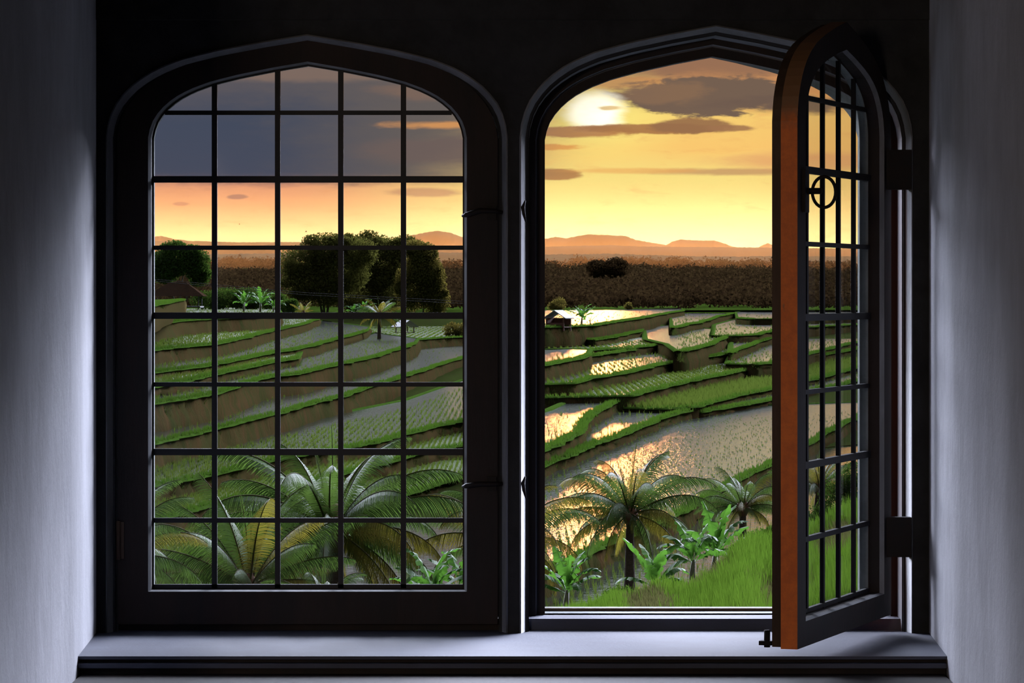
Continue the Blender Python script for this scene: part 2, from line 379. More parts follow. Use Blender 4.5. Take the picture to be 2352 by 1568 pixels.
# ------------------------------------------------------------ casements
def archz(L_, x):
    pts = L_[1:-1]
    for a, b in zip(pts, pts[1:]):
        if a[0] - 1e-9 <= x <= b[0] + 1e-9:
            u = 0 if b[0] == a[0] else (x - a[0]) / (b[0] - a[0]); return a[1] + (b[1] - a[1]) * u
    return pts[0][1]
def archx(L_, z):
    """half width of the outline at height z"""
    pts = L_[1:NA+1]; 
    if z <= pts[0][1]: return abs(pts[0][0])
    for a, b in zip(pts, pts[1:]):
        if a[1] <= z <= b[1]: return abs(a[0] + (b[0]-a[0]) * (z-a[1]) / (b[1]-a[1]))
    return 0
def casement(name, hinge_right, loc, ang):
    root = empty(name, loc, ang)
    hw, b0, ri = 438*K, (-.664 if hinge_right else -.684), 222
    s = -1 if hinge_right else 1
    cx = s * hw; z0 = -b0                        # local: origin at the hinge foot
    lp = lambda h, r, b: [(x, z) for x, z in loop(cx, h*K, SP + z0, r*K, b + z0, .5)]
    ib = Z(1357)
    y0, y1, y2 = -.028, .004, .022
    # frame: front rail, inner chamfer, rear lip
    mb = MB()
    mb_l = [lp(438,236,b0), lp(367,175,Z(1360)), lp(361,170,ib), lp(361,170,ib), lp(438,236,b0)]
    ring(mb, mb_l, [y0, y0, y0+.009, y1, y1], [0,1,0,0,2])
    mb.build('casement_frame', [M['dark_wood'], M['mould'], M['orange'] if hinge_right else M['dark_wood']], root)  # inner chamfer coloured pale for the light it catches
    mb = MB(); ring(mb, [lp(433,231,b0+.003), lp(357,167,Z(1352)), lp(357,167,Z(1352)), lp(433,231,b0+.003)], [y1, y1, y2, y2], [0,1,0,0])
    mb.build('rear_lip', [M['brown_wood'] if hinge_right else M['dark_wood'], M['jamb']], root)  # inner face coloured pale to stand for light from outside
    gl_ = lp(359,168,Z(1354)); ya, yb = .0015, .008
    mb = MB(); n = len(gl_)
    mb.add([(x, y1+.006, z) for x, z in gl_] , [tuple(range(n))])
    mb.build('glass_pane', M['glass'], root)
    inn = lp(357,167,Z(1354))
    for vx in (-217, -71, 75, 220):
        x = cx + vx*K; mb = MB(); top = archz(inn, x) + .002
        mb.box((x-.0056, ya, ib+z0-.001), (x+.0056, ya+.008, top)); mb.build('glazing_bar', M['lead'], root)
    base = [(x-cx, z) for x, z in inn]
    for hy, hwid in ((256,10),(410,15),(568,10),(725,15),(884,10),(1040,15),(1198,11)):
        z = Z(hy) + z0; hx = archx(base, z) + .001; mb = MB(); d = .001 if hwid < 12 else .003
        mb.box((cx-hx, ya-d, z-hwid*K/2), (cx+hx, ya+.008, z+hwid*K/2)); mb.build('glazing_bar', M['lead'], root)
    mb = MB(); z = Z(1350)+z0; mb.box((cx-357*K, ya, z-.0045), (cx+357*K, ya+.008, z+.0035)); mb.build('glazing_bar', M['lead'], root)
    fx = -s * hw  # free edge offset from centre
    return root, cx, z0, y0
c2, cx2, z02, y02 = casement('window_casement', True, (X(2020), YW+.03, -.664), R(71.3))
tag(c2, 'open arched casement swung into the room, with an orange-painted edge', 'window')
# ring handle on the free stile of the open casement, beside it a little latch plate
fx = -2*438*K + .055; hz = Z(460) + z02
mb = MB(); pts = [(.004 + .046*(.5 - .5*math.cos(q)), -.002 + .029*math.sin(q)) for q in [k*2*math.pi/28 for k in range(28)]]
mb.tube([(fx-.004 + a*.12, y02-.012-a*.95, hz + b) for a, b in pts], .0032, 8, closed=True); rh_ = mb.build('ring_handle', M['iron'], c2)
mb = MB(); mb.box((fx-.02, y02-.006, hz-.04), (fx+.012, y02, hz+.04)); mb.tube([(fx-.004, y02, hz), (fx-.004, y02-.034, hz)], .006, 8); rh_.parent = mb.build('latch_plate', M['iron'], c2)
mb = MB(); fx = -2*438*K
mb.tube([(fx+.006, .032, .002), (fx+.006, .032, .034)], .006, 8); mb.box((fx-.002, .022, .006), (fx+.016, .046, .014)); mb.build('bolt', M['iron'], c2)
# hinges of the open casement
for py in (390, 1232):
    mb = MB(); z = Z(py) + z02
    mb.box((-.03, -.035, z-.04), (.028, -.006, z+.04)); mb.tube([(.004, -.04, z-.042), (.004, -.04, z+.042)], .010, 10)
    mb.box((.0, -.05, z-.041), (.064, -.02, z+.041))
    h = mb.build('hinge', M['iron'], c2); h.rotation_euler = (0, 0, -R(71.3)); 
    mb = MB()
c1, cx1, z01, y01 = casement('window_casement', False, (C1-438*K, YW+.048, -.684), 0)
tag(c1, 'closed arched casement with dark glazing bars, flush in the left opening', 'window')
fx = 2*438*K
for py, up_ in ((492, 1), (1115, 0)):
    z = Z(py) + z01; mb = MB(); xa = X(1062) - (C1-438*K); xb = X(1158) - (C1-438*K)
    mb.tube([(xa, y01-.004, z-.003), (xa+.008, y01-.012, z-.001), (xa+.035, y01-.014, z+(.008 if up_ else .003)), (xb-.02, y01-.012, z+(.007 if up_ else .003)), (xb-.004, y01-.01, z+.004)], [.003,.0055,.0055,.005,.004], 8)
    mb.box((xb-.036, y01-.008, z-.012), (xb-.016, y01, z+.018)); mb.build('latch', M['iron'], c1)
mb = MB(); z = Z(1242)+z01; mb.tube([(.003, y01-.006, z-.04), (.003, y01-.006, z+.04)], .0045, 8); mb.box((.003, y01-.003, z-.038), (.014, y01, z+.038)); mb.build('hinge', M['brown_wood'], c1)
# dark strike plates on the mullion moulding
for py in (485, 1118):
    mb = MB(); x, z = X(1202), Z(py)
    mb.tube([(x+.004, YW-.008, z+.022), (x-.001, YW-.009, z+.008), (x+.001, YW-.008, z-.006), (x+.005, YW-.007, z-.022)], [.0015,.004,.0035,.0015], 8)
    o = mb.build('strike_plate', M['iron']); o.parent = w2

# ============================================================ LANDSCAPE
def G(x, y, z):
    """the point of the level ground at height z (below the eye) that a traced pixel lies on"""
    Y = -z * F / (y - HY); return ((x - CX) / F * Y, Y)
def P(x, y, Y): return ((x - CX) / F * Y, Y, (HY - y) / F * Y)
def foliage_mat(name, col, col2, transl, rough=.55, sc_=3.0, spec=.03):
    return mat(name, col, rough, col2, sc_, transl=transl, spec=spec)
M['lip'] = foliage_mat('bund_grass', (.030,.062,.009), (.020,.038,.006), (.014,.030,.003), .8, .5, 0)
M['bank'] = mat('terrace_bank', (.046,.027,.012), 1, (.024,.028,.009), .35, .15, 1.2, 0, (1,1,.35))
M['bankgrass'] = foliage_mat('bank_grass', (.055,.052,.016), (.024,.05,.008), (.015,.02,.004), .9, .6, 0)
M['rice'] = foliage_mat('rice_seedling', (.038,.055,.010), (.048,.055,.013), (.024,.036,.005), .8, .3, 0)
M['soil'] = mat('field_soil', (.035,.06,.008), 1, (.022,.045,.006), .3, .1, 2, 0)
def water_mat(name, rough, bump, base=(.022,.028,.024)):
    m = bpy.data.materials.new(name); m.use_nodes = True; t = NT(m.node_tree)
    p = t.n('ShaderNodeBsdfPrincipled'); o = t.n('ShaderNodeOutputMaterial'); tcx = t.n('ShaderNodeTexCoord')
    p.inputs['Base Color'].default_value = (*base, 1); p.inputs['Roughness'].default_value = rough; p.inputs['IOR'].default_value = 1.333
    v = t.vmap(tcx.outputs['Object'], (1, .45, 1))
    b = t.n('ShaderNodeBump'); b.inputs['Strength'].default_value = 1; b.inputs['Distance'].default_value = bump
    h = t.m('ADD', t.noise(v, 1.3, 3, .6), t.m('MULTIPLY', t.noise(v, 6.0, 2, .5), .22))
    t.L(h, b.inputs['Height']); t.L(b.outputs[0], p.inputs['Normal']); t.L(p.outputs[0], o.inputs[0]); return m
M['water'] = water_mat('paddy_water', .10, .13)
M['calm'] = water_mat('calm_water', .06, .03)
M['mud'] = water_mat('wet_paddy', .22, .08, (.045,.07,.015))

def lerp_poly(pl, x):
    for a, b in zip(pl, pl[1:]):
        if a[0] <= x <= b[0]: return a[1] + (b[1]-a[1]) * (x-a[0]) / max(1e-6, b[0]-a[0])
    return pl[0][1] if x < pl[0][0] else pl[-1][1]
def densify(pl, step=9):
    out = []
    for a, b in zip(pl, pl[1:]):
        n = max(1, int(math.hypot(b[0]-a[0], b[1]-a[1]) / step))
        for i in range(n): out.append((a[0]+(b[0]-a[0])*i/n, a[1]+(b[1]-a[1])*i/n))
    out.append(pl[-1]); return out
def tufts(name, pts, h, wd, nb, m, parent, lean=.35, label=None):
    """blades of grass / seedlings: pts (n,3) array, h blade height array"""
    n = len(pts)
    if n == 0: return None
    base = np.repeat(pts, nb, 0); hh = np.repeat(h, nb) * rng.uniform(.6, 1.15, n*nb)
    a = rng.uniform(0, 2*np.pi, n*nb); sp = rng.uniform(0, 1, n*nb)
    off = np.stack([np.cos(a), np.sin(a), np.zeros_like(a)], 1)
    b0 = base + off * (wd * 1.5 * sp)[:, None]
    side = np.stack([np.ones_like(a), .3*np.sin(a*3), np.zeros_like(a)], 1) * (wd*.5)
    tip = b0 + off * (hh * lean * sp)[:, None] + np.stack([0*a, 0*a, hh], 1)
    V_ = np.empty((n*nb*3, 3)); V_[0::3] = b0 - side; V_[1::3] = b0 + side; V_[2::3] = tip
    o = npmesh(name, V_, np.arange(n*nb*3).reshape(-1, 3), m, parent)
    return tag(o, label, kind='stuff')
def in_poly(px, py, poly):
    c = np.zeros(len(px), bool); j = len(poly) - 1
    for i in range(len(poly)):
        xi, yi = poly[i]; xj, yj = poly[j]
        if yi != yj: c ^= ((yi > py) != (yj > py)) & (px < (xj-xi)*(py-yi)/(yj-yi)+xi)
        j = i
    return c
def terrace(label, z, lip, back, drop, surf='water', density=.5, green=.5, lipw=1.0, lipstep=.5, top=True, rh=.45):
    """one paddy terrace: lip = traced front edge (left to right), back = its rear edge (right to left), all at height z"""
    root = empty('rice_terrace', (*G(*lip[len(lip)//2], z), z)); tag(root, label, 'rice terrace', 'stepped rice terraces below the windows')
    o = Vector(root.location)
    lp_ = densify(lip); front = [Vector((*G(x, y, z), z)) - o for x, y in lp_]
    # natural wobble of the edge
    for i, p in enumerate(front):
        s = (p.y + o.y) * .0004; p.x += rng.normal() * s; 
    bk = [Vector((*G(x, HY+(y-HY)*.92, z), z)) - o for x, y in densify(back, 40)]
    poly = front + bk; n = len(poly)
    mb = MB(); mb.add(poly, [tuple(range(n))]); field = mb.build('paddy_water' if surf != 'soil' else 'field', M[surf], root)
    # bank: slopes out a little towards its foot
    mb = MB(); rows = 5; vs = []
    allp = poly
    for i, p in enumerate(allp):
        a, b = allp[i-1], allp[(i+1) % n]; t_ = (b - a); t_.z = 0
        nrm = Vector((t_.y, -t_.x, 0)); nrm = nrm.normalized() if nrm.length > 1e-6 else Vector((0,-1,0))
        for k in range(rows):
            u = min(k, 3) / 3; out = .15 + drop * .28 * u + (rng.normal() * .12 if k else 0)
            vs.append(p + nrm * out - Vector((0, 0, drop * 1.04 * u - (.12 if k == 0 else 0) + (1.5 if k == 4 else 0))))
    fs = [(i*rows+k, i*rows+k+1, ((i+1) % n)*rows+k+1, ((i+1) % n)*rows+k) for i in range(n) for k in range(rows-1)]
    mb.add(vs, fs, 0, True); ebank = mb.build('earth_bank', M['bank'], root)
    # grass ridge along the lip
    mb = MB(); w_ = lipw
    prof = [(-.55*w_, -.05), (-.42*w_, .12*w_), (0, .2*w_), (.42*w_, .12*w_), (.55*w_, -.02*w_)]
    vs = []; m_ = len(poly)
    for i, p in enumerate(poly):
        a, b = poly[i-1], poly[(i+1) % m_]; t_ = b - a; nrm = Vector((t_.y, -t_.x, 0)); nrm = nrm.normalized() if nrm.length > 1e-6 else Vector((0,-1,0)); q = 1 + rng.normal() * .08
        for u, h in prof: vs.append(p + nrm * u * q + Vector((0, 0, h * q)))
    fs = [(i*5+k, ((i+1) % m_)*5+k, ((i+1) % m_)*5+k+1, i*5+k+1) for i in range(m_) for k in range(4)]
    mb.add(vs, fs, 0, True); bund = mb.build('grass_bund', M['lip'], root)
    # blades on the ridge
    A = np.array([tuple(p) for p in front]); seg = np.linalg.norm(np.diff(A, axis=0), axis=1); tot = seg.sum()
    N = int(min(5200, tot / .12)); s = rng.uniform(0, tot, N); cs = np.concatenate([[0], np.cumsum(seg)])
    pts = np.stack([np.interp(s, cs, A[:, k]) for k in range(3)], 1)
    pts += rng.normal(0, 1, (N, 3)) * np.array([.3*w_, .3*w_, 0]); pts[:, 2] += .12*w_
    tufts('grass_blades', pts, np.full(N, .42*w_), .07, 2, M['lip'], bund)
    # ragged grass growing on the bank face
    N = int(min(4500, tot * drop / .25)); s = rng.uniform(0, tot, N); u = rng.uniform(.05, 1, N)
    pts = np.stack([np.interp(s, cs, A[:, k]) for k in range(3)], 1); pts[:, 1] -= .25 + drop*.3*u; pts[:, 2] -= drop*u
    tufts('bank_grass', pts, np.full(N, .5), .10, 2, M['bankgrass'], ebank, .6)
    # rice seedlings in rows, only over what can be seen of the field
    if density > 0:
        x0 = min(p[0] for p in lip); x1 = max(p[0] for p in lip); y0 = min(min(p[1] for p in back), min(p[1] for p in lip)); y1 = max(p[1] for p in lip)
        pp = [(x, y) for x, y in lp_] + list(back)
        area = abs(sum(pp[i-1][0]*pp[i][1]-pp[i][0]*pp[i-1][1] for i in range(len(pp)))) / 2
        N = int(min(12000, area * density * (.16 if surf == 'water' else .4))); N2 = int(N * (x1-x0)*(y1-y0) / max(area, 1)); N2 = min(N2, 60000)
        if N2 > 10:
            qx = rng.uniform(x0, x1, N2); qy = rng.uniform(y0, y1, N2); k = in_poly(qx, qy, pp); qx, qy = qx[k], qy[k]
            Yq = -z * F / (qy - HY); Xq = (qx - CX) / F * Yq
            # snap to planting rows about half a metre apart
            gx = max(.45, Yq.mean() * .0016); gy = gx * 3
            Xq = np.round(Xq / gx) * gx + rng.normal(0, .05, len(Xq)); Yq = np.round(Yq / gy) * gy + rng.normal(0, .2, len(Xq))
            pts = np.stack([Xq - o.x, Yq - o.y, np.full(len(Xq), 0.0)], 1)
            tufts('rice_seedlings', pts, np.full(len(Xq), rh), float(np.median(-z*F/(qy-HY)))*.00016, 2, M['rice'], field, .5)
    return root

# ---- ground under and round the terraces (structure)
def ground(name, pts, z, m):
    mb = MB(); n = len(pts); vs = [(*G(x, y, z), z) for x, y in pts]; mb.add(vs, [tuple(range(n))]); o = mb.build(name, m); tag(o, kind='structure'); return o
ground('valley_water', [(-1200, 2400), (1190, 2400), (1190, 1020), (200, 1020)], -19.3, M['calm'])

L0 = 150; LR = 1215
def ext(pl, xl=L0): # extend a traced edge to the left with its own slope
    (x0, y0), (x1, y1) = pl[0], pl[1]; return [(xl, y0 + (y1-y0)/(x1-x0)*(xl-x0)*.8)] + pl
M['field'] = mat('field_grass', (.018,.028,.006), 1, (.022,.024,.008), .25, .1, 2, 0)
def base_terrain(name, xs, prof):
    """ground under the terraces: prof lists (pixel row, height)"""
    mb = MB(); vs = []; n = len(xs)
    for y, z in prof:
        for x in xs: vs.append((*G(x, y, z), z))
    mb.add(vs, [((j+1)*n+i, (j+1)*n+i+1, j*n+i+1, j*n+i) for j in range(len(prof)-1) for i in range(n-1)], 0, True)
    tag(mb.build(name, M['field']), kind='structure')
base_terrain('ground_left', list(range(-100, 1230, 50)), [(714,-7.0),(718,-7.3),(728,-8.3),(758,-12.6),(780,-12.9),(830,-15.0),(900,-16.0),(950,-17.2),(1020,-17.8),(1100,-18.6),(1250,-19.6)])
base_terrain('ground_right', list(range(1170, 2500, 50)), [(712,-6.3),(714,-7.6),(735,-9.4),(760,-10.4),(800,-12.2),(838,-14.0),(893,-14.7),(930,-15.4),(1000,-16.2),(1250,-16.4)])
L0 = 150; LR = 1215
def ext(pl, xl=L0): # extend a traced edge to the left with its own slope
    (x0, y0), (x1, y1) = pl[0], pl[1]; return [(xl, y0 + (y1-y0)/(x1-x0)*(xl-x0)*.8)] + pl
M['field'] = mat('field_grass', (.018,.028,.006), 1, (.022,.024,.008), .25, .1, 2, 0)
# left hillside, top to bottom
s0 = ext([(349,703),(385,697),(419,690)])
terrace('small raised paddy left of the tile-roofed hut, topmost on the left', -1.5, s0, [(424,688),(150,700)], 1.6, 'soil', .25)
s1 = ext([(349,748),(403,739),(440,736),(485,733),(560,731),(628,727)])
terrace('broad grass-edged paddy just under the thatched hut at the upper left', -4.9, s1, [(645,722),(640,712),(520,709),(430,712),(150,716)], 2.7, 'mud', .45, rh=.42)
s2 = ext([(349,805),(403,799),(485,792),(560,777),(626,760),(686,747),(726,734)])
terrace('long paddy with pale seedlings under the uppermost left bank', -7.5, s2, [(734,732),(700,728),(640,735),(560,735),(349,750),(150,770)], 2.0, 'mud', .6, rh=.42)
s3 = ext([(349,857),(485,840),(560,824),(626,810),(686,802),(749,786),(806,771),(840,760)])
terrace('paddy with a shining end pool left of the small palm', -9.3, s3, [(850,757),(800,750),(740,742),(620,770),(485,800),(349,810),(150,850)], 1.4, 'water', .5, rh=.4)
s4 = ext([(349,890),(434,875),(483,862),(560,846),(626,832),(682,823)])
terrace('narrow low step between two longer left paddies', -9.9, s4, [(690,815),(560,830),(349,860),(150,905)], .9, 'mud', .6)
s5 = ext([(349,928),(434,915),(485,906),(529,893),(585,874),(626,865),(686,859),(749,843),(780,837),(843,824),(891,810),(954,790)])
terrace('paddy ending in a square corner left of the dark mullion', -10.9, s5, [(960,786),(900,778),(860,772),(780,800),(680,830),(560,850),(349,895),(150,940)], 2.6, 'water', .3)
s6 = ext([(349,1020),(485,988),(560,968),(626,952),(642,949),(718,925),(781,912),(843,890),(891,876),(938,862),(1001,840),(1061,822),(1140,800),(1215,782)])
terrace('long pale blue water strip crossing the left window', -13.6, s6, [(1215,765),(1100,770),(960,782),(860,820),(700,850),(480,900),(349,940),(150,990)], 2.3, 'water', .07)
s7 = ext([(349,1117),(482,1092),(560,1073),(626,1057),(740,1038),(859,1018),(931,997),(1001,980),(1061,967),(1150,946),(1215,930)])
terrace('paddy with a golden pool near the right edge of the closed window', -15.7, s7, [(1215,860),(1061,890),(930,940),(700,990),(480,1040),(349,1060),(150,1110)], 1.3, 'water', .45)
s8 = ext([(349,1196),(434,1174),(519,1150),(642,1127),(780,1090),(931,1051),(988,1035),(1061,1024),(1150,1000),(1215,985)])
terrace('seedling paddy behind the biggest coconut palm', -17.0, s8, [(1215,950),(1061,990),(800,1050),(560,1100),(349,1140),(150,1190)], 1.2, 'mud', .5, rh=.4)
s9 = ext([(349,1305),(387,1296),(466,1265),(640,1215),(850,1161),(881,1152),(994,1115),(1061,1094),(1150,1065),(1215,1040)])
terrace('lowest seedling paddy of the left hillside, among the palms', -18.2, s9, [(1215,1005),(1061,1050),(800,1110),(560,1170),(349,1220),(150,1290)], 1.3, 'mud', .4, rh=.4)
terrace('green level field round the small pale-roofed hut, under the dark trees', -11.4, [(700,800),(780,796),(840,793),(900,786),(1001,777),(1100,773),(1215,771)], [(1215,745),(1001,745),(850,745),(740,748),(690,770)], 2.2, 'mud', .6, rh=.45)
# right-hand valley, far to near
terrace('brightest far paddy beside the red-brown hut', -5.9, [(1215,753),(1300,751),(1361,748),(1434,737),(1507,725),(1562,714)], [(1566,711),(1500,712),(1360,715),(1215,716)], 1.9, 'water', .10)
terrace('small far paddy beside the square-ended bright one', -7.4, [(1545,754),(1604,741),(1652,727),(1688,720)], [(1692,718),(1562,718),(1540,735)], 1.6, 'water', .25)
terrace('far right pale paddy near the forest edge', -7.0, [(1688,731),(1730,733),(1773,733),(1860,731),(1990,728),(2100,726)], [(2100,716),(1773,717),(1690,720)], .5, 'water', .12)
terrace('paddy with a blinding sun patch under the hut', -8.4, [(1200,776),(1259,775),(1320,777),(1359,782),(1422,772),(1473,760)], [(1480,752),(1440,748),(1330,748),(1200,752)], 1.1, 'water', .12)
terrace('golden rippled paddy right of the sun patch', -8.9, [(1560,808),(1599,801),(1640,787),(1671,773)], [(1675,768),(1600,758),(1560,752),(1478,756),(1482,788),(1530,800)], 1.8, 'water', .35)
terrace('far right shining paddy beyond the small hook of bank', -8.6, [(1640,772),(1700,771),(1737,769),(1773,760),(1850,752),(2000,744),(2100,742)], [(2100,732),(1773,735),(1700,734),(1640,752)], 1.2, 'water', .22)
terrace('low green paddy left of the centre bank', -9.5, [(1200,806),(1259,812),(1380,803),(1440,800),(1512,793)], [(1520,786),(1470,782),(1400,786),(1300,786),(1200,785)], .5, 'mud', .5)
terrace('dark-banked paddy at the left edge of the open window', -9.0, [(1200,844),(1259,838),(1313,828),(1352,817)], [(1355,814),(1310,812),(1259,814),(1200,814)], 1.9, 'water', .2)
terrace('glittering strip paddy above the long green field', -9.9, [(1345,820),(1410,810),(1482,799),(1514,794)], [(1516,790),(1440,793),(1340,810),(1300,822)], 1.0, 'water', .2)
terrace('far right field pocket above the long dark bank', -10.0, [(1672,812),(1700,800),(1747,783),(1800,768),(1900,752),(2050,742)], [(2050,736),(1800,752),(1730,770),(1690,776),(1678,800)], 1.2, 'water', .3)
terrace('long paddy half green and half gold in the middle of the open window', -10.8, [(1200,885),(1318,881),(1356,869),(1434,857),(1519,838),(1604,823),(1678,811)], [(1684,800),(1600,806),(1520,806),(1434,820),(1356,842),(1200,868)], 1.4, 'water', .42, rh=.5)
terrace('right-hand paddy with a gold edge beside the orange casement edge', -11.3, [(1672,836),(1730,838),(1773,834),(1850,815),(1950,790),(2060,770)], [(2060,760),(1850,784),(1773,792),(1680,818)], .9, 'water', .3)
terrace('green seedling strip under the long dark bank', -12.2, [(1200,915),(1330,912),(1448,910),(1531,888),(1628,867),(1773,838),(1850,824),(1950,805),(2060,780)], [(2060,775),(1773,828),(1640,840),(1531,860),(1400,890),(1200,890)], 1.5, 'mud', .75, rh=.5)
terrace('grassy slope field crossing to the right jamb', -13.6, [(1440,938),(1520,940),(1599,935),(1680,912),(1773,893),(1850,876),(1950,850),(2060,820)], [(2060,800),(1773,850),(1628,878),(1450,916)], .6, 'soil', .9, rh=.8)
terrace('thin pale strip paddy right of the curved green slope', -14.3, [(1500,943),(1604,948),(1680,935),(1773,918),(1850,900),(1950,880),(2060,850)], [(2060,830),(1773,895),(1604,935),(1500,940)], .5, 'water', .25)
terrace('curved orange-glinting pool at the left of the open window', -12.9, [(1180,1062),(1259,1029),(1300,1010),(1330,992),(1344,972),(1352,955),(1390,934),(1434,916),(1455,914)], [(1440,905),(1395,905),(1337,925),(1259,965),(1180,990)], 1.1, 'water', .05)
terrace('small dim pool between two curved banks behind the palm', -14.0, [(1180,1110),(1259,1062),(1310,1045),(1356,1022),(1410,1005),(1482,976),(1531,956),(1590,942)], [(1585,936),(1460,930),(1350,985),(1259,1035),(1180,1070)], .9, 'water', .08)
terrace('broad sheet of water behind the palms in the open window', -14.9, [(1150,1362),(1220,1330),(1289,1298),(1370,1259),(1435,1233),(1494,1206),(1565,1177),(1643,1129),(1770,1064),(1850,1022),(1887,1000),(1973,955),(2060,915)], [(2060,910),(1973,945),(1773,953),(1604,950),(1500,985),(1403,1030),(1259,1062),(1150,1100)], 1.1, 'water', .14, lipw=.8, rh=.17)

terrace('blue-grey water between the broad sheet bank and the near grass slope', -16.0, [(1185,1560),(1500,1560),(1900,1560),(2300,1560)], [(2300,1020),(1900,1060),(1600,1120),(1300,1200),(1185,1230)], 3.3, 'calm', .03, lipw=.1)

# ---- foreground grass slope, a hillock close under the right window
def ridge(x): return lerp_poly([(1080,1500),(1257,1415),(1330,1398),(1400,1386),(1460,1362),(1520,1340),(1600,1330),(1650,1300),(1700,1272),(1773,1250),(1860,1215),(1940,1185),(2010,1160),(2150,1110)], x)
gx0, gx1, nx, ny = 1080, 2150, 90, 40
vs = []; 
def hill(x, u):
    """u 0 at the crest, 1 nearest to the wall"""
    Yc = 88 - 10*u*2.6; y = ridge(x) + 6 + u * 330 + 7*math.sin(x*.021+u*5) + 5*math.sin(x*.06+2); return P(x, y, Yc)
for j in range(ny):
    for i in range(nx): vs.append(hill(gx0+(gx1-gx0)*i/(nx-1), j/(ny-1)))
mb = MB(); bk = []
mb.add(vs, [(j*nx+i, j*nx+i+1, (j+1)*nx+i+1, (j+1)*nx+i) for j in range(ny-1) for i in range(nx-1)], 0, True)
back = [P(gx0+(gx1-gx0)*i/(nx-1), ridge(gx0+(gx1-gx0)*i/(nx-1))+150, 104) for i in range(nx)]
mb.add([vs[i] for i in range(nx)] + back, [(i, nx+i, nx+i+1, i+1) for i in range(nx-1)], 0, True)
M['turf'] = mat('hill_turf', (.05,.075,.02), .9, (.09,.075,.04), .8, .1, 3, .1)
o = mb.build('grass_slope', M['turf']); tag(o, kind='structure')
M['grass'] = foliage_mat('long_grass', (.032,.062,.007), (.05,.056,.012), (.028,.055,.005), .9, .9, 0)
M['dry'] = foliage_mat('dry_grass', (.075,.065,.028), (.04,.05,.015), (.03,.03,.01), .9, 1.5, 0)
N = 30000; qx = rng.uniform(1200, 2080, N); u = rng.uniform(0, 1, N) ** 1.3 * .62
pts = np.array([hill(a, b) for a, b in zip(qx, u)])
dryness = np.sin(qx*.013 + u*9) + np.sin(qx*.031 - u*14 + 1) * .8 + rng.normal(0, .45, N)
k = dryness < .35
h_ = np.where(qx > 1650, .42, .30) * rng.uniform(.6, 1.3, N)
o = tufts('long_grass', pts[k], h_[k], .022, 3, M['grass'], None, .45); tag(o, 'bright green long grass on the near slope below the open window', 'grass', kind='stuff')
o = tufts('dry_grass', pts[~k], h_[~k]*.6, .022, 3, M['dry'], None, .8); tag(o, 'brownish dry grass patches among the green grass of the near slope', 'grass', kind='stuff')

# ---- palms
M['frond'] = foliage_mat('palm_leaf', (.024,.052,.014), (.038,.056,.012), (.026,.046,.008), .6, 1.2, .05)
M['frond_warm'] = foliage_mat('yellowing_palm_leaf', (.045,.06,.010), (.08,.055,.012), (.07,.06,.008), .6, 1.2, .05)
M['rachis'] = mat('palm_rib', (.05,.06,.016), .8, (.05,.035,.012), 3, spec=.05)
M['trunk'] = mat('palm_trunk', (.085,.06,.042), .9, (.04,.03,.022), 6, .03, 9, .1, (1,1,4))
M['nut'] = mat('coconut_skin', (.30,.32,.04), .45, (.2,.18,.03), 8)
M['fibre'] = mat('palm_fibre', (.15,.06,.025), .9, (.08,.035,.015), 8, .02, 20)
def frond(L_, az, el, droop, curl, nleaf=46, lw=.05, ll=.62, seed=0, m='frond'):
    r = random.Random(seed); pts = []; p = Vector((0,0,0)); n = 16; a = el
    d = Vector((math.cos(az), math.sin(az), 0)); sd = Vector((-d.y, d.x, 0)); side_c = r.uniform(-.25, .25)
    dirs = []
    for i in range(n+1):
        t = Vector((d.x*math.cos(a), d.y*math.cos(a), math.sin(a))) + sd * side_c * (i/n); t.normalize()
        pts.append(p.copy()); dirs.append(t); p = p + t * (L_/n); a -= droop * (.25 + 1.7*(i/n)**1.3) / n
    mb = MB(); mb.tube(pts, [.035*L_/4*(1-.85*i/n)+.006 for i in range(n+1)], 5, 1)
    vs = []; fs = []
    for k in range(nleaf):
        u = .12 + .88 * (k + r.uniform(-.2,.2)) / nleaf; u = min(.995, max(.05, u)); f = u * n; i = min(n-1, int(f)); g = f - i
        q = pts[i].lerp(pts[i+1], g); t = dirs[i].lerp(dirs[i+1], g).normalized()
        s0 = t.cross(Vector((0,0,1))); s0 = s0.normalized() if s0.length > .05 else sd.copy()
        upv = s0.cross(t).normalized(); l = ll * L_/4 * (math.sin(math.pi * min(1, u*.86+.13)) ** .55) * r.uniform(.82, 1.1)
        for sg in (-1, 1):
            dr = (s0*sg*.72 + t*(.45+.5*u) + upv*(.12-curl) ).normalized()
            wv = t * lw * .5 * L_/4 * r.uniform(.7, 1.2); prev = None; c = q.copy(); dd = dr.copy(); b = len(vs)
            for j in range(4):
                ww = (1, .95, .65, .08)[j]; vs += [c - wv*ww, c + wv*ww]
                dd = (dd + Vector((0,0,-1)) * (.22 + curl*.5) ).normalized(); c = c + dd * l / 3
            for j in range(3): fs.append((b+2*j, b+2*j+1, b+2*j+3, b+2*j+2))
    mb.add(vs, fs, 0, False); return mb
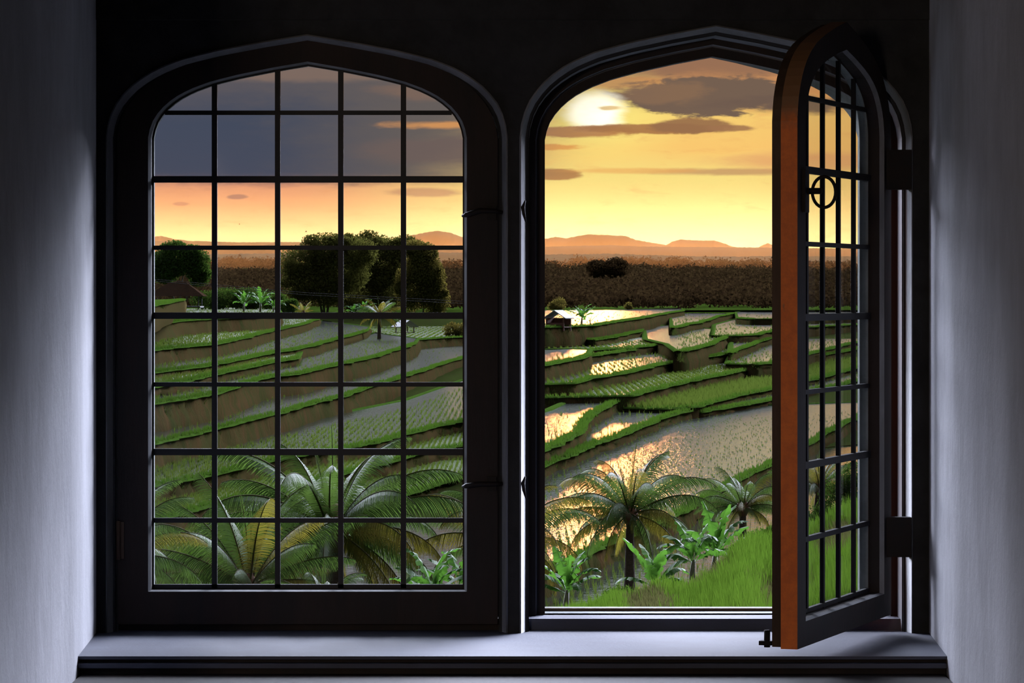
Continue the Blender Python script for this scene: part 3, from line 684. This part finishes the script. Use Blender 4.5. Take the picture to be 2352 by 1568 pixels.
def palm(label, base, crown, nf, L_, trunk_r, azs=None, spear=2, nuts=0, warm=.25, seed=1, lo=-.6, hi=1.35, droop=1.5, trunk=True, nleaf=46, lw=.042):
    r = random.Random(seed); root = empty('coconut_palm', base); tag(root, label, 'palm', 'coconut palms between the paddies and the castle' if L_ > 3 else 'little palms by the far paddies')
    c = Vector(crown) - Vector(base)
    mb = MB(); n = 14; pts = []; rad = []
    for i in range(n+1):
        u = i/n; pts.append((c.x*u**1.6 , c.y*u, c.z*u)); rad.append(trunk_r * (1.25 - .5*u) * (1 + .05*(i % 2)))
    mb.tube(pts, rad, 10, 0); mb.build('trunk', M['trunk'], root)
    mb = MB(); mb.tube([c + Vector((0,0,-.55*trunk_r*4)), c + Vector((0,0,-.1)), c + Vector((0,0,trunk_r*2.4))], [trunk_r*.95, trunk_r*1.9, trunk_r*.8], 9); mb.build('crown_shaft', M['fibre'], root)
    for k in range(nf):
        u = (k + .5) / nf; el = hi + (lo - hi) * u ** .85; az = k * 2.39996 + r.uniform(-.3, .3)
        if azs: az = azs[k % len(azs)] + r.uniform(-.15, .15)
        mb = frond(L_ * r.uniform(.85, 1.1) * (.8 + .25*math.sin(math.pi*min(1, u+.15))), az, el, droop * r.uniform(.75, 1.2), .15 + .5*u, int(nleaf*1.25), lw, .85, seed*100+k)
        o = mb.build('frond', [M['frond_warm'] if r.random() < warm + .4*(u > .75) else M['frond'], M['rachis']], root); o.location = c + Vector((math.cos(az), math.sin(az), 0)) * trunk_r * .5
    for k in range(spear):
        mb = frond(L_ * (.75 - .12*k), r.uniform(0, 6), 1.45 - .1*k, .12, -.1, int(nleaf*1.3), .028, .26, seed*100+70+k)
        o = mb.build('spear_leaf', [M['frond'], M['rachis']], root); o.location = c + Vector((0,0,.1))
    for k in range(nuts):
        mb = MB(); a = -1.57 + (k - nuts/2) * .8
        ring_ = [((0,0,-.13)), ((0,0,-.08)), ((0,0,0)), ((0,0,.08)), ((0,0,.12))]
        mb.tube(ring_, [.02, .1, .13, .1, .02], 12); o = mb.build('coconut', M['nut'], root)
        o.location = c + Vector((math.cos(a)*trunk_r*1.9, math.sin(a)*trunk_r*1.9 - .05, -.35 - .12*k))
    return root
def palm_at(label, cx_, cy_, Y, Lpx, basey=None, basex=None, **kw):
    s = Y / F; crown = P(cx_, cy_, Y); b = P(basex or cx_, (HY + (19.4 if cx_ < 1200 else 16.1)*F/Y) if Y < 300 else basey, Y)
    return palm(label, b, crown, kw.pop('nf', 20), Lpx * s, kw.pop('tr', 16) * s, **kw)
palm_at('biggest coconut palm, in the middle of the closed window, with a yellow coconut', 760, 1215, 178, 320, 1420, 775, nf=40, tr=24, spear=3, nuts=2, warm=.06, seed=3, lo=-.7, droop=1.5, nleaf=60)
palm_at('young palm with tall upright leaves in the lower left of the closed window', 572, 1345, 168, 285, 1440, 575, nf=20, tr=12, spear=2, warm=.15, seed=5, lo=.15, hi=1.45, droop=1.0, nleaf=52)
palm_at('palm at the left edge of the closed window with large arching leaves', 262, 1275, 160, 240, 1450, 262, nf=22, tr=14, warm=.1, seed=8, lo=-.6, droop=1.7, nleaf=52)
palm_at('palm crown peeping over the bottom rail of the closed window', 742, 1400, 160, 150, 1500, 742, nf=16, tr=10, warm=.1, seed=12, lo=-.1, droop=1.9)
palm_at('palm behind the mullion reaching its leaves into the closed window', 1150, 1240, 182, 245, 1440, 1150, nf=24, tr=15, warm=.5, seed=15, lo=-.5, droop=1.6, nleaf=50)
palm_at('dark-trunked coconut palm standing in the middle of the open window', 1447, 1180, 190, 215, 1430, 1446, nf=32, tr=11, spear=3, warm=.35, seed=22, lo=-.45, hi=1.45, droop=1.6, nleaf=54)
palm_at('second palm of the open window, right of the big one, over a brown stump', 1706, 1165, 228, 130, 1290, 1706, nf=30, tr=9, warm=.12, seed=27, lo=-.3, droop=1.5)
palm_at('palm seen through the open casement', 1882, 1120, 240, 120, 1250, 1872, nf=28, tr=8, warm=.3, seed=31, lo=-.3, droop=1.5)
palm_at('small yellow-green palm on the bank before the big dark trees', 872, 722, 887, 58, 783, 871, nf=24, tr=4, spear=1, warm=.7, seed=41, lo=-.5, droop=1.5, nleaf=24, lw=.11)
palm_at('tiny yellowing palm at the foot of the big dark trees', 697, 716, 1000, 34, 728, 697, nf=10, tr=2, spear=1, warm=1, seed=44, lo=.3, droop=.9, nleaf=18, lw=.12)

# ---- banana plants
M['banana'] = foliage_mat('banana_leaf', (.022,.062,.010), (.036,.075,.014), (.028,.075,.008), .6, 1.5, .05)
M['stem'] = mat('banana_stem', (.10,.10,.04), .7, (.06,.05,.025), 6)
def banana(label, x, y, Y, hpx, n=7, seed=1, group='banana plants by the foreground'):
    r = random.Random(seed); s = Y/F; root = empty('banana_plant', P(x, y, Y)); tag(root, label, 'banana plant', group); H = hpx * s
    mb = MB(); mb.tube([(0,0,-H*.3),(0,0,H*.1),(H*.02,0,H*.3)], [H*.05,H*.045,H*.03], 8); mb.build('stem', M['stem'], root)
    for k in range(n + 3):
        az = k*2.4 + r.uniform(-.4,.4); el = 1.45 - 1.0*(k/(n+2)) + r.uniform(-.12,.12); L_ = H * r.uniform(.62,.95); d = Vector((math.cos(az), math.sin(az)*.8, 0)); sd = Vector((-d.y, d.x, 0)); tw = r.uniform(-.5, .5)
        p = Vector((H*.02, 0, H*.24)); a = el; nseg = 20; vs = []; fs = []; sag = r.uniform(.7, 2.2)
        for i in range(nseg+1):
            u = i/nseg; w_ = H*.105*math.sin(math.pi*min(1, max(0, (u-.18)/.84)))**.5 if u > .18 else H*.010
            t = Vector((d.x*math.cos(a), d.y*math.cos(a), math.sin(a))); s2 = (sd*math.cos(tw) + t.cross(sd)*math.sin(tw)).normalized()
            fold = Vector((0,0,-1))*w_*.4; j1 = r.choice((.35,.8,1,1.1)); j2 = r.choice((.4,.85,1,1.1))
            vs += [p - s2*w_*j1 + fold*r.uniform(.4,1.6), p, p + s2*w_*j2 + fold*r.uniform(.4,1.6)]
            p = p + t*L_/nseg; a -= sag*u*2/nseg
        for i in range(nseg): fs += [(3*i,3*i+1,3*i+4,3*i+3), (3*i+1,3*i+2,3*i+5,3*i+4)]
        mb = MB(); mb.add(vs, fs, 0, False); mb.build('leaf', M['banana'], root)
    return root
banana('banana plant at the lower left corner of the open window', 1300, 1400, 120, 150, 8, 3)
banana('banana plant right behind the trunk of the dark-trunked palm', 1500, 1385, 130, 150, 9, 5)
banana('banana plant with one tall upright leaf between the two palms of the open window', 1590, 1330, 135, 150, 7, 9)
banana('banana plant directly left of the second palm of the open window', 1640, 1320, 138, 165, 8, 14)
banana('banana plant at the lower right corner of the closed window', 990, 1400, 150, 150, 8, 17)
banana('banana plant beside the mullion at the lower right of the closed window', 1050, 1390, 152, 160, 7, 19)
for i, (x, y, h) in enumerate([(560,712,52),(598,712,56),(628,714,40),(835,728,44),(812,726,34)]):
    banana(['banana clump right of the thatched hut, leftmost of three','tallest banana clump between the thatched hut and the big trees','banana clump nearest the big trees on its left','banana clump left of the small yellow-green palm','low banana clump under the big dark trees'][i], x, y, 1000 if x < 700 else 1230, h, 9, 30+i, 'banana clumps by the far paddies')
banana('bare banana clump standing in the brightest far paddy', 1336, 744, 718, 52, 9, 50, 'banana clumps by the far paddies')

# ---- trees and bushes
def leafmat(n, c, c2, tr): return foliage_mat(n, c, c2, tr, 1.0, .4, 0)
M['tree_dark'] = leafmat('dark_canopy', (.030,.034,.010), (.042,.036,.010), (.03,.03,.006))
M['tree_green'] = leafmat('green_canopy', (.014,.030,.007), (.022,.038,.009), (.016,.03,.004))
M['forest'] = leafmat('haze_tinted_leaf', (.013,.008,.004), (.019,.010,.005), (.008,.005,.002))  # red-brown base colour carries the warm glow of haze
M['bamboo'] = leafmat('bamboo_canopy', (.035,.035,.010), (.05,.045,.014), (.05,.04,.008))
M['bark'] = mat('tree_bark', (.06,.048,.036), .9, (.035,.03,.02), 2)
def leaf_cloud(blobs, n, size):
    """leaf quads scattered through ellipsoid clumps -> verts, quads"""
    wts = np.array([b[3]*b[5] for b in blobs], float); wts /= wts.sum(); which = rng.choice(len(blobs), n, p=wts); B = np.array(blobs)[which]
    d = rng.normal(0, 1, (n, 3)); d /= np.linalg.norm(d, axis=1)[:, None]; rr = rng.uniform(.3, 1.25, n) ** .7
    c = B[:, :3] + d * B[:, 3:6] * rr[:, None]
    a = rng.normal(0, 1, (n, 3)); a /= np.linalg.norm(a, axis=1)[:, None]; b = np.cross(a, rng.normal(0, 1, (n, 3))); b /= np.linalg.norm(b, axis=1)[:, None]
    s = size * rng.uniform(.6, 1.4, n)[:, None]
    V_ = np.empty((n*4, 3)); V_[0::4] = c - a*s; V_[1::4] = c - b*s*.5; V_[2::4] = c + a*s; V_[3::4] = c + b*s*.5
    return V_, np.arange(n*4).reshape(-1, 4)
def tree(name, label, x, y, Y, blobs, n, size, m, trunks=((0,0,0),), tr=.5, cat='tree', group=None):
    """blobs in pixels relative to the foot: (dx, dy up, rx, ry)"""
    s = Y / F; root = empty(name, P(x, y, Y)); tag(root, label, cat, group); bl = []
    for b in blobs:
        dx_, dz_, rx, rz = b[:4]; dyy = (b[4] if len(b) > 4 else rng.uniform(-.4, .4) * rx); bl.append((dx_*s, dyy*s, dz_*s, rx*s, rx*s*.9, rz*s))
        for k in range(6):
            a = rng.uniform(0, 2*math.pi); q = rng.uniform(.35, .95); f = rng.uniform(.22, .42)
            bl.append(((dx_+math.cos(a)*rx*q)*s, (dyy+rng.uniform(-.7,.7)*rx)*s, (dz_+math.sin(a)*rz*q)*s, rx*f*s, rx*f*s, rz*f*s))
    V_, T_ = leaf_cloud(bl, n, size); npmesh('canopy', V_, T_, m, root, False, 4)
    for tx, lean, hh in trunks:
        if hh:
            mb = MB(); mb.tube([(tx*s,0,-2*s),(tx*s+lean*s*.3,0,hh*s*.5),(tx*s+lean*s,0,hh*s)], [tr*s, tr*.75*s, tr*.4*s], 7); mb.build('trunk', M['bark'], root)
    return root
tree('broad_tree', 'large dark tree in the closed window, left part of the big clump', 745, 722, 1290,
     [(-60,120,42,34),(0,150,52,34),(40,100,60,50),(-45,70,50,34),(30,165,30,18),(-5,60,60,38),(75,140,45,34),(-75,100,22,22)], 48000, .42, M['tree_dark'], [(0,-8,90),(6,20,80),(-4,-30,85)], 3)
tree('broad_tree', 'tall dark tree in the middle of the big clump, its crown red against the sky', 862, 722, 1330,
     [(-10,160,44,26),(15,120,60,46),(-40,110,50,50),(40,60,55,50),(-30,50,60,40),(70,165,26,18),(45,150,35,24),(-60,172,24,12)], 48000, .42, M['tree_dark'], [(0,10,100)], 3.5)
tree('bamboo_clump', 'drooping bamboo clump right of the tall dark trees', 972, 722, 1270,
     [(0,110,36,42),(-28,60,34,50),(22,70,28,50),(10,140,22,22),(-20,150,28,20),(30,30,30,30)], 36000, .42, M['bamboo'], [(0,4,70)], 2, 'bamboo')
tree('leafy_tree', 'round green tree over the thatched hut at the far left', 408, 704, 1180,
     [(0,109,48,34),(-38,94,32,30),(38,102,34,34),(-8,136,28,14),(50,74,24,26),(-30,74,30,20)], 26000, .42, M['tree_green'], [(-6,-22,75),(4,10,78),(14,40,70)], 2.2)
tree('shrub', 'dark bushes filling the bank under the green tree', 500, 704, 1180, [(-20,14,40,22),(20,20,40,22),(70,18,40,24),(120,14,40,20)], 12000, .36, M['tree_green'], (), 1, 'bush')
tree('shrub', 'low green bush left of the tiny yellowing palm', 655, 724, 1150, [(0,16,26,16),(14,24,16,14)], 5000, .28, M['tree_green'], (), 1, 'bush')
tree('shrub', 'brownish bush on the far bank by the mullion, right of the small hut', 1040, 772, 985, [(0,14,22,16),(30,12,24,18)], 5000, .25, M['bamboo'], (), 1, 'bush')
tree('shrub', 'yellow-green bush right behind the red-brown hut', 1284, 712, 1380, [(0,14,16,15),(-14,8,12,10)], 2500, .25, M['bamboo'], [(0,0,10)], 1, 'bush')
tree('shrub', 'small round bush mirrored in the brightest far paddy', 1443, 712, 1390, [(0,8,9,9)], 500, .35, M['bamboo'], [(0,0,8)], .8, 'bush')
tree('shrub', 'dark leafy bush at the foot of the dark-trunked palm', 1425, 1400, 112, [(0,26,40,26),(26,12,30,22),(-30,8,24,18)], 5000, .05, M['tree_green'], (), 1, 'bush')
tree('shrub', 'dark shrub to the right of the second palm of the open window', 1750, 1262, 150, [(0,18,38,26),(30,26,30,26)], 5000, .06, M['tree_green'], (), 1, 'bush')
tree('shrub', 'dark green thicket behind the grass, seen through the open casement', 1925, 1200, 150, [(0,40,45,60),(40,70,40,70),(-40,10,40,30)], 9000, .065, M['tree_green'], (), 1, 'bush')
tree('lone_tree', 'dark flat-topped tree standing out of the forest below the hills', 1397, 640, 2200, [(-24,28,26,14),(18,32,24,16),(0,20,44,18)], 7000, .8, M['forest'], [(0,0,20)], 2)

# ---- forest: rolling wooded plain rising to the hills
def fz(x, Y):
    """height of the wooded ground"""
    u = np.clip((Y - 1400) / 3300, 0, 1.4); return -7.3 + 35 * u ** 1.15 + 2.0*np.sin(x*.013+Y*.004)*u*3
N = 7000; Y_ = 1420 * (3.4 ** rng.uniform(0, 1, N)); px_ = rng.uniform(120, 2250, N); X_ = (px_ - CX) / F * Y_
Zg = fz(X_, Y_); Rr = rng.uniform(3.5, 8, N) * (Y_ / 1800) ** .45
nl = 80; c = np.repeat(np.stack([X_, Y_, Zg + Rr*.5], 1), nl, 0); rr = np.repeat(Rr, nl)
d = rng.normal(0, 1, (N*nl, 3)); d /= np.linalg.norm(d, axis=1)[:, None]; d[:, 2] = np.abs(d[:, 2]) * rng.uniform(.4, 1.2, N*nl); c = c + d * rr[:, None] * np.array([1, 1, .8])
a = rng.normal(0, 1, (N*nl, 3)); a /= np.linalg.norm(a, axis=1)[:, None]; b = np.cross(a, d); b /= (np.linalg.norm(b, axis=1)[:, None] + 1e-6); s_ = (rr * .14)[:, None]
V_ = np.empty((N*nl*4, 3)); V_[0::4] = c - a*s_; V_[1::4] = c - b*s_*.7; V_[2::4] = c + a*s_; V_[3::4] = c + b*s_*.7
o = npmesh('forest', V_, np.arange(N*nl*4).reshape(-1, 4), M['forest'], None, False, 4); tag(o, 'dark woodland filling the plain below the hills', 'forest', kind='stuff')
mb = MB(); nx, ny = 60, 40; vs = []
for j in range(ny):
    Y = 1400 * (3.8 ** (j/(ny-1)))
    for i in range(nx):
        x = (i/(nx-1) - .5) * 2 * (.16*Y + 60); vs.append((x, Y, float(fz(x, Y))))
mb.add(vs, [(j*nx+i, j*nx+i+1, (j+1)*nx+i+1, (j+1)*nx+i) for j in range(ny-1) for i in range(nx-1)], 0, True)
o = mb.build('forest_floor', M['soil']); tag(o, kind='structure')
M['hill'] = mat('far_hill', (.035,.045,.03), 1, (.03,.035,.02), .01, spec=0)
def hillrange(name, label, prof, Y, depth, rough_px, kind='thing'):
    pr = densify(prof, 4); s = Y/F; n = len(pr); rows = 12; vs = []
    jit = np.cumsum(rng.normal(0, 1, n)); jit = jit - np.linspace(jit[0], jit[-1], n); jit = jit / (np.abs(jit).max()+1e-6) * rough_px
    zb = P(0, 700, Y)[2]
    for i, (x, y) in enumerate(pr):
        zt = (HY - y - jit[i] - rng.uniform(0, rough_px*.6)) * s
        for k in range(rows):
            u = k/(rows-1); a = (u*2-1); zz = zt - (zt - zb) * abs(a)**1.5
            vs.append(((x-CX)*s + rng.normal()*s*.5, Y + a*depth, zz))
    mb = MB(); mb.add(vs, [(i*rows+k, (i+1)*rows+k, (i+1)*rows+k+1, i*rows+k+1) for i in range(n-1) for k in range(rows-1)], 0, True)
    o = mb.build(name, M['hill']); tag(o, label, 'hill'); return o
hillrange('mountain', 'long hazy orange mountain ridge left in the open window', [(1150,556),(1259,543),(1275,539),(1300,543),(1350,534),(1437,538),(1460,547),(1520,557),(1535,560),(1560,572)], 11600, 350, 1.2)
hillrange('mountain', 'flat-topped orange hill in the middle of the open window', [(1500,572),(1528,560),(1545,550),(1562,545),(1600,547),(1640,548),(1665,556),(1680,562),(1710,566),(1730,574)], 9000, 300, 1.0)
hillrange('mountain', 'small pointed hill at the right of the open window', [(1700,574),(1735,567),(1763,554),(1772,559),(1830,563),(1870,568),(1990,572),(2100,574)], 10400, 300, 1.0)
hillrange('mountain', 'grey-purple double-humped mountain right in the closed window', [(880,572),(905,544),(930,538),(975,531),(1003,526),(1035,530),(1062,541),(1100,546),(1160,556),(1180,572)], 8200, 300, 1.4)
hillrange('mountain', 'low blue hill at the left edge of the closed window', [(120,560),(250,548),(349,541),(372,538),(400,545),(425,548),(460,556),(520,562),(560,574)], 10000, 300, 1.2)
hillrange('ridge', 'long low blue-grey ridge behind the forest across the windows', [(100,556),(349,550),(480,551),(560,553),(690,552),(860,556),(1000,562),(1250,563),(1300,562),(1400,560),(1470,563),(1773,566),(2150,568)], 6600, 300, 1.6)
hillrange('ridge', 'nearer wooded rise under the long ridge', [(100,585),(349,580),(560,578),(800,576),(1000,574),(1257,580),(1400,578),(1600,584),(1773,582),(2150,586)], 4900, 350, 3)

# ---- huts
M['tile'] = mat('brown_roof_tile', (.035,.020,.012), .9, (.02,.012,.008), .8, .06, 3, 0, (1,1,3))
M['tin'] = mat('pale_sheet_roof', (.15,.155,.17), .7, (.10,.10,.11), .5)
M['redwood'] = mat('red_brown_boards', (.12,.035,.02), .8, (.06,.02,.012), .6)
def hut(name, label, x, y, Y, wpx, hpx, rpx, roof, wall, rz=0, walls=True, over=.2):
    s = Y/F; w_, h, rh = wpx*s/2, hpx*s, rpx*s; d_ = w_*.9; root = empty(name, P(x, y, Y), rz); tag(root, label, 'hut')
    for sx_ in (-1, 1):
        for sy_ in (-1, 1):
            mb = MB(); mb.box((sx_*w_*.92-.12, sy_*d_*.9-.12, -.6), (sx_*w_*.92+.12, sy_*d_*.9+.12, h)); mb.build('post', wall, root)
    mb = MB(); mb.box((-w_, -d_, 0), (w_, d_, h*.12)); mb.build('platform', wall, root)
    if walls:
        mb = MB(); mb.box((-w_*.9, d_*.8, 0), (w_*.9, d_*.86, h)); mb.build('back_wall', wall, root)
        mb = MB(); mb.box((-w_*.9, -d_*.86, 0), (w_*.9, -d_*.8, h*.5)); mb.build('low_wall', wall, root)
        mb = MB(); mb.box((-w_*.92, -d_*.8, 0), (-w_*.86, d_*.8, h)); mb.build('side_wall', wall, root)
    W_ = w_*(1+over); D_ = d_*(1+over*.6); t_ = .15
    mb = MB()
    if roof == 'hip':
        vs = [(-W_,-D_,h),(W_,-D_,h),(W_,D_,h),(-W_,D_,h),(-W_*.3,0,h+rh),(W_*.3,0,h+rh)]
        mb.add(vs, [(0,1,5,4),(1,2,5),(2,3,4,5),(3,0,4),(3,2,1,0)]); mt = M['tile']
    else:
        vs = [(-W_,-D_,h),(-W_,D_,h),(0,-D_,h+rh),(0,D_,h+rh),(W_,-D_,h),(W_,D_,h)]
        vs += [(a, b, c-t_) for a, b, c in vs]
        mb.add(vs, [(0,2,3,1),(2,4,5,3),(6,7,9,8),(8,9,11,10),(0,6,8,2),(2,8,10,4),(1,3,9,7),(3,5,11,9),(0,1,7,6),(4,10,11,5)]); mt = M['tin']
    mb.build('roof', mt, root); return root
hut('pavilion', 'open pavilion with a brown tiled hip roof under the green tree', 408, 706, 1100, 112, 26, 32, 'hip', M['dark_wood'], 0, False, .15)
hut('field_hut', 'small hut with a pale sheet roof right of the little palm', 930, 764, 1076, 34, 14, 15, 'gable', M['brown_wood'], .6, False, .5)
hut('field_hut', 'red-brown hut with a pale gable roof at the left edge of the open window', 1283, 752, 652, 46, 22, 18, 'gable', M['redwood'], -.45, True, .25)

# ---- leafless tree by the hut, power lines, birds
mb = MB(); s = 679/F; root = empty('bare_sapling', P(1357, 748, 679)); tag(root, 'bare crooked sapling right of the banana clump in the bright paddy', 'sapling')
mb.tube([(0,0,0),(-2*s,0,12*s),(3*s,0,24*s)], [1.6*s, 1.2*s, .5*s], 6); mb.tube([(-1*s,0,10*s),(9*s,0,20*s),(18*s,0,26*s)], [.9*s,.6*s,.3*s], 6); mb.tube([(0,0,13*s),(-8*s,0,22*s)], [.7*s,.3*s], 5)
mb.build('branches', M['bark'], root)
for i, (ya, yb, yc, lab) in enumerate([(640, 672, 698, 'upper overhead wire crossing the dark trees'), (644, 677, 703, 'lower overhead wire crossing the dark trees')]):
    mb = MB(); mb.tube([P(x, lerp_poly([(100,628+i*4),(340,ya),(700,yb),(1240,yc+4)], x), 520) for x in range(100, 1241, 30)], .035, 4); o = mb.build('power_line', M['iron']); tag(o, lab, 'wire')
for x, y, lab in ((703, 532, 'tiny dark bird flying just left of the tall tree top'), (550, 515, 'tiny far bird in the orange sky, second pane column')):
    s = 420/F; q = 3.2 if x == 703 else 1.8; mb = MB(); c = Vector(P(x, y, 420))
    mb.tube([c+Vector((-q*s,0,-.3*s)), c, c+Vector((q*s*.9,0,.5*s))], [.15*s,.8*s*q/3,.1*s], 6)
    for sg in (-1, 1): mb.add([c+Vector((-.8*s,0,0)), c+Vector((.8*s,0,0)), c+Vector((sg*.8*s, -q*s*.9, q*s*.9)), c+Vector((sg*.2*s-.6*s, -q*s*.7, q*s*.7))], [(0,1,2,3)])
    o = mb.build('bird', M['iron']); tag(o, lab, 'bird')

# ---- unseen slopes added on both sides to block bright side sky from the valley
for sg in (-1, 1):
    ln = [(225,350),(255,420),(300,520),(345,760),(430,1500),(720,3600)]; hs = [110,190,260,330,400,560]; vs = []
    for (x, y), h in zip(ln, hs):
        for k in range(9):
            u = k/8; vs.append((sg*(x + u*h*1.6) , y + u*20, -19 + h*math.sin(u*math.pi)**.8 if k < 5 else -19 + h*math.sin(u*math.pi)))
    mb = MB(); mb.add(vs, [(i*9+k, i*9+k+1, (i+1)*9+k+1, (i+1)*9+k) for i in range(5) for k in range(8)], 0, True)
    o = mb.build('shade_slope', M['field']); tag(o, kind='structure')

# ---- evening haze lying over the wooded plain
hz = bpy.data.materials.new('evening_haze'); hz.use_nodes = True; t = NT(hz.node_tree)
vs_ = t.n('ShaderNodeVolumeScatter'); vs_.inputs['Color'].default_value = (.34, .12, .03, 1); vs_.inputs['Density'].default_value = 1/5000; vs_.inputs['Anisotropy'].default_value = .88
o = t.n('ShaderNodeOutputMaterial'); t.L(vs_.outputs[0], o.inputs['Volume'])
mb = MB(); mb.box((-2600, 3300, -40), (2600, 13000, 110)); o = mb.build('haze', hz); tag(o, 'evening haze over the wooded plain and the hills', 'haze', kind='stuff')
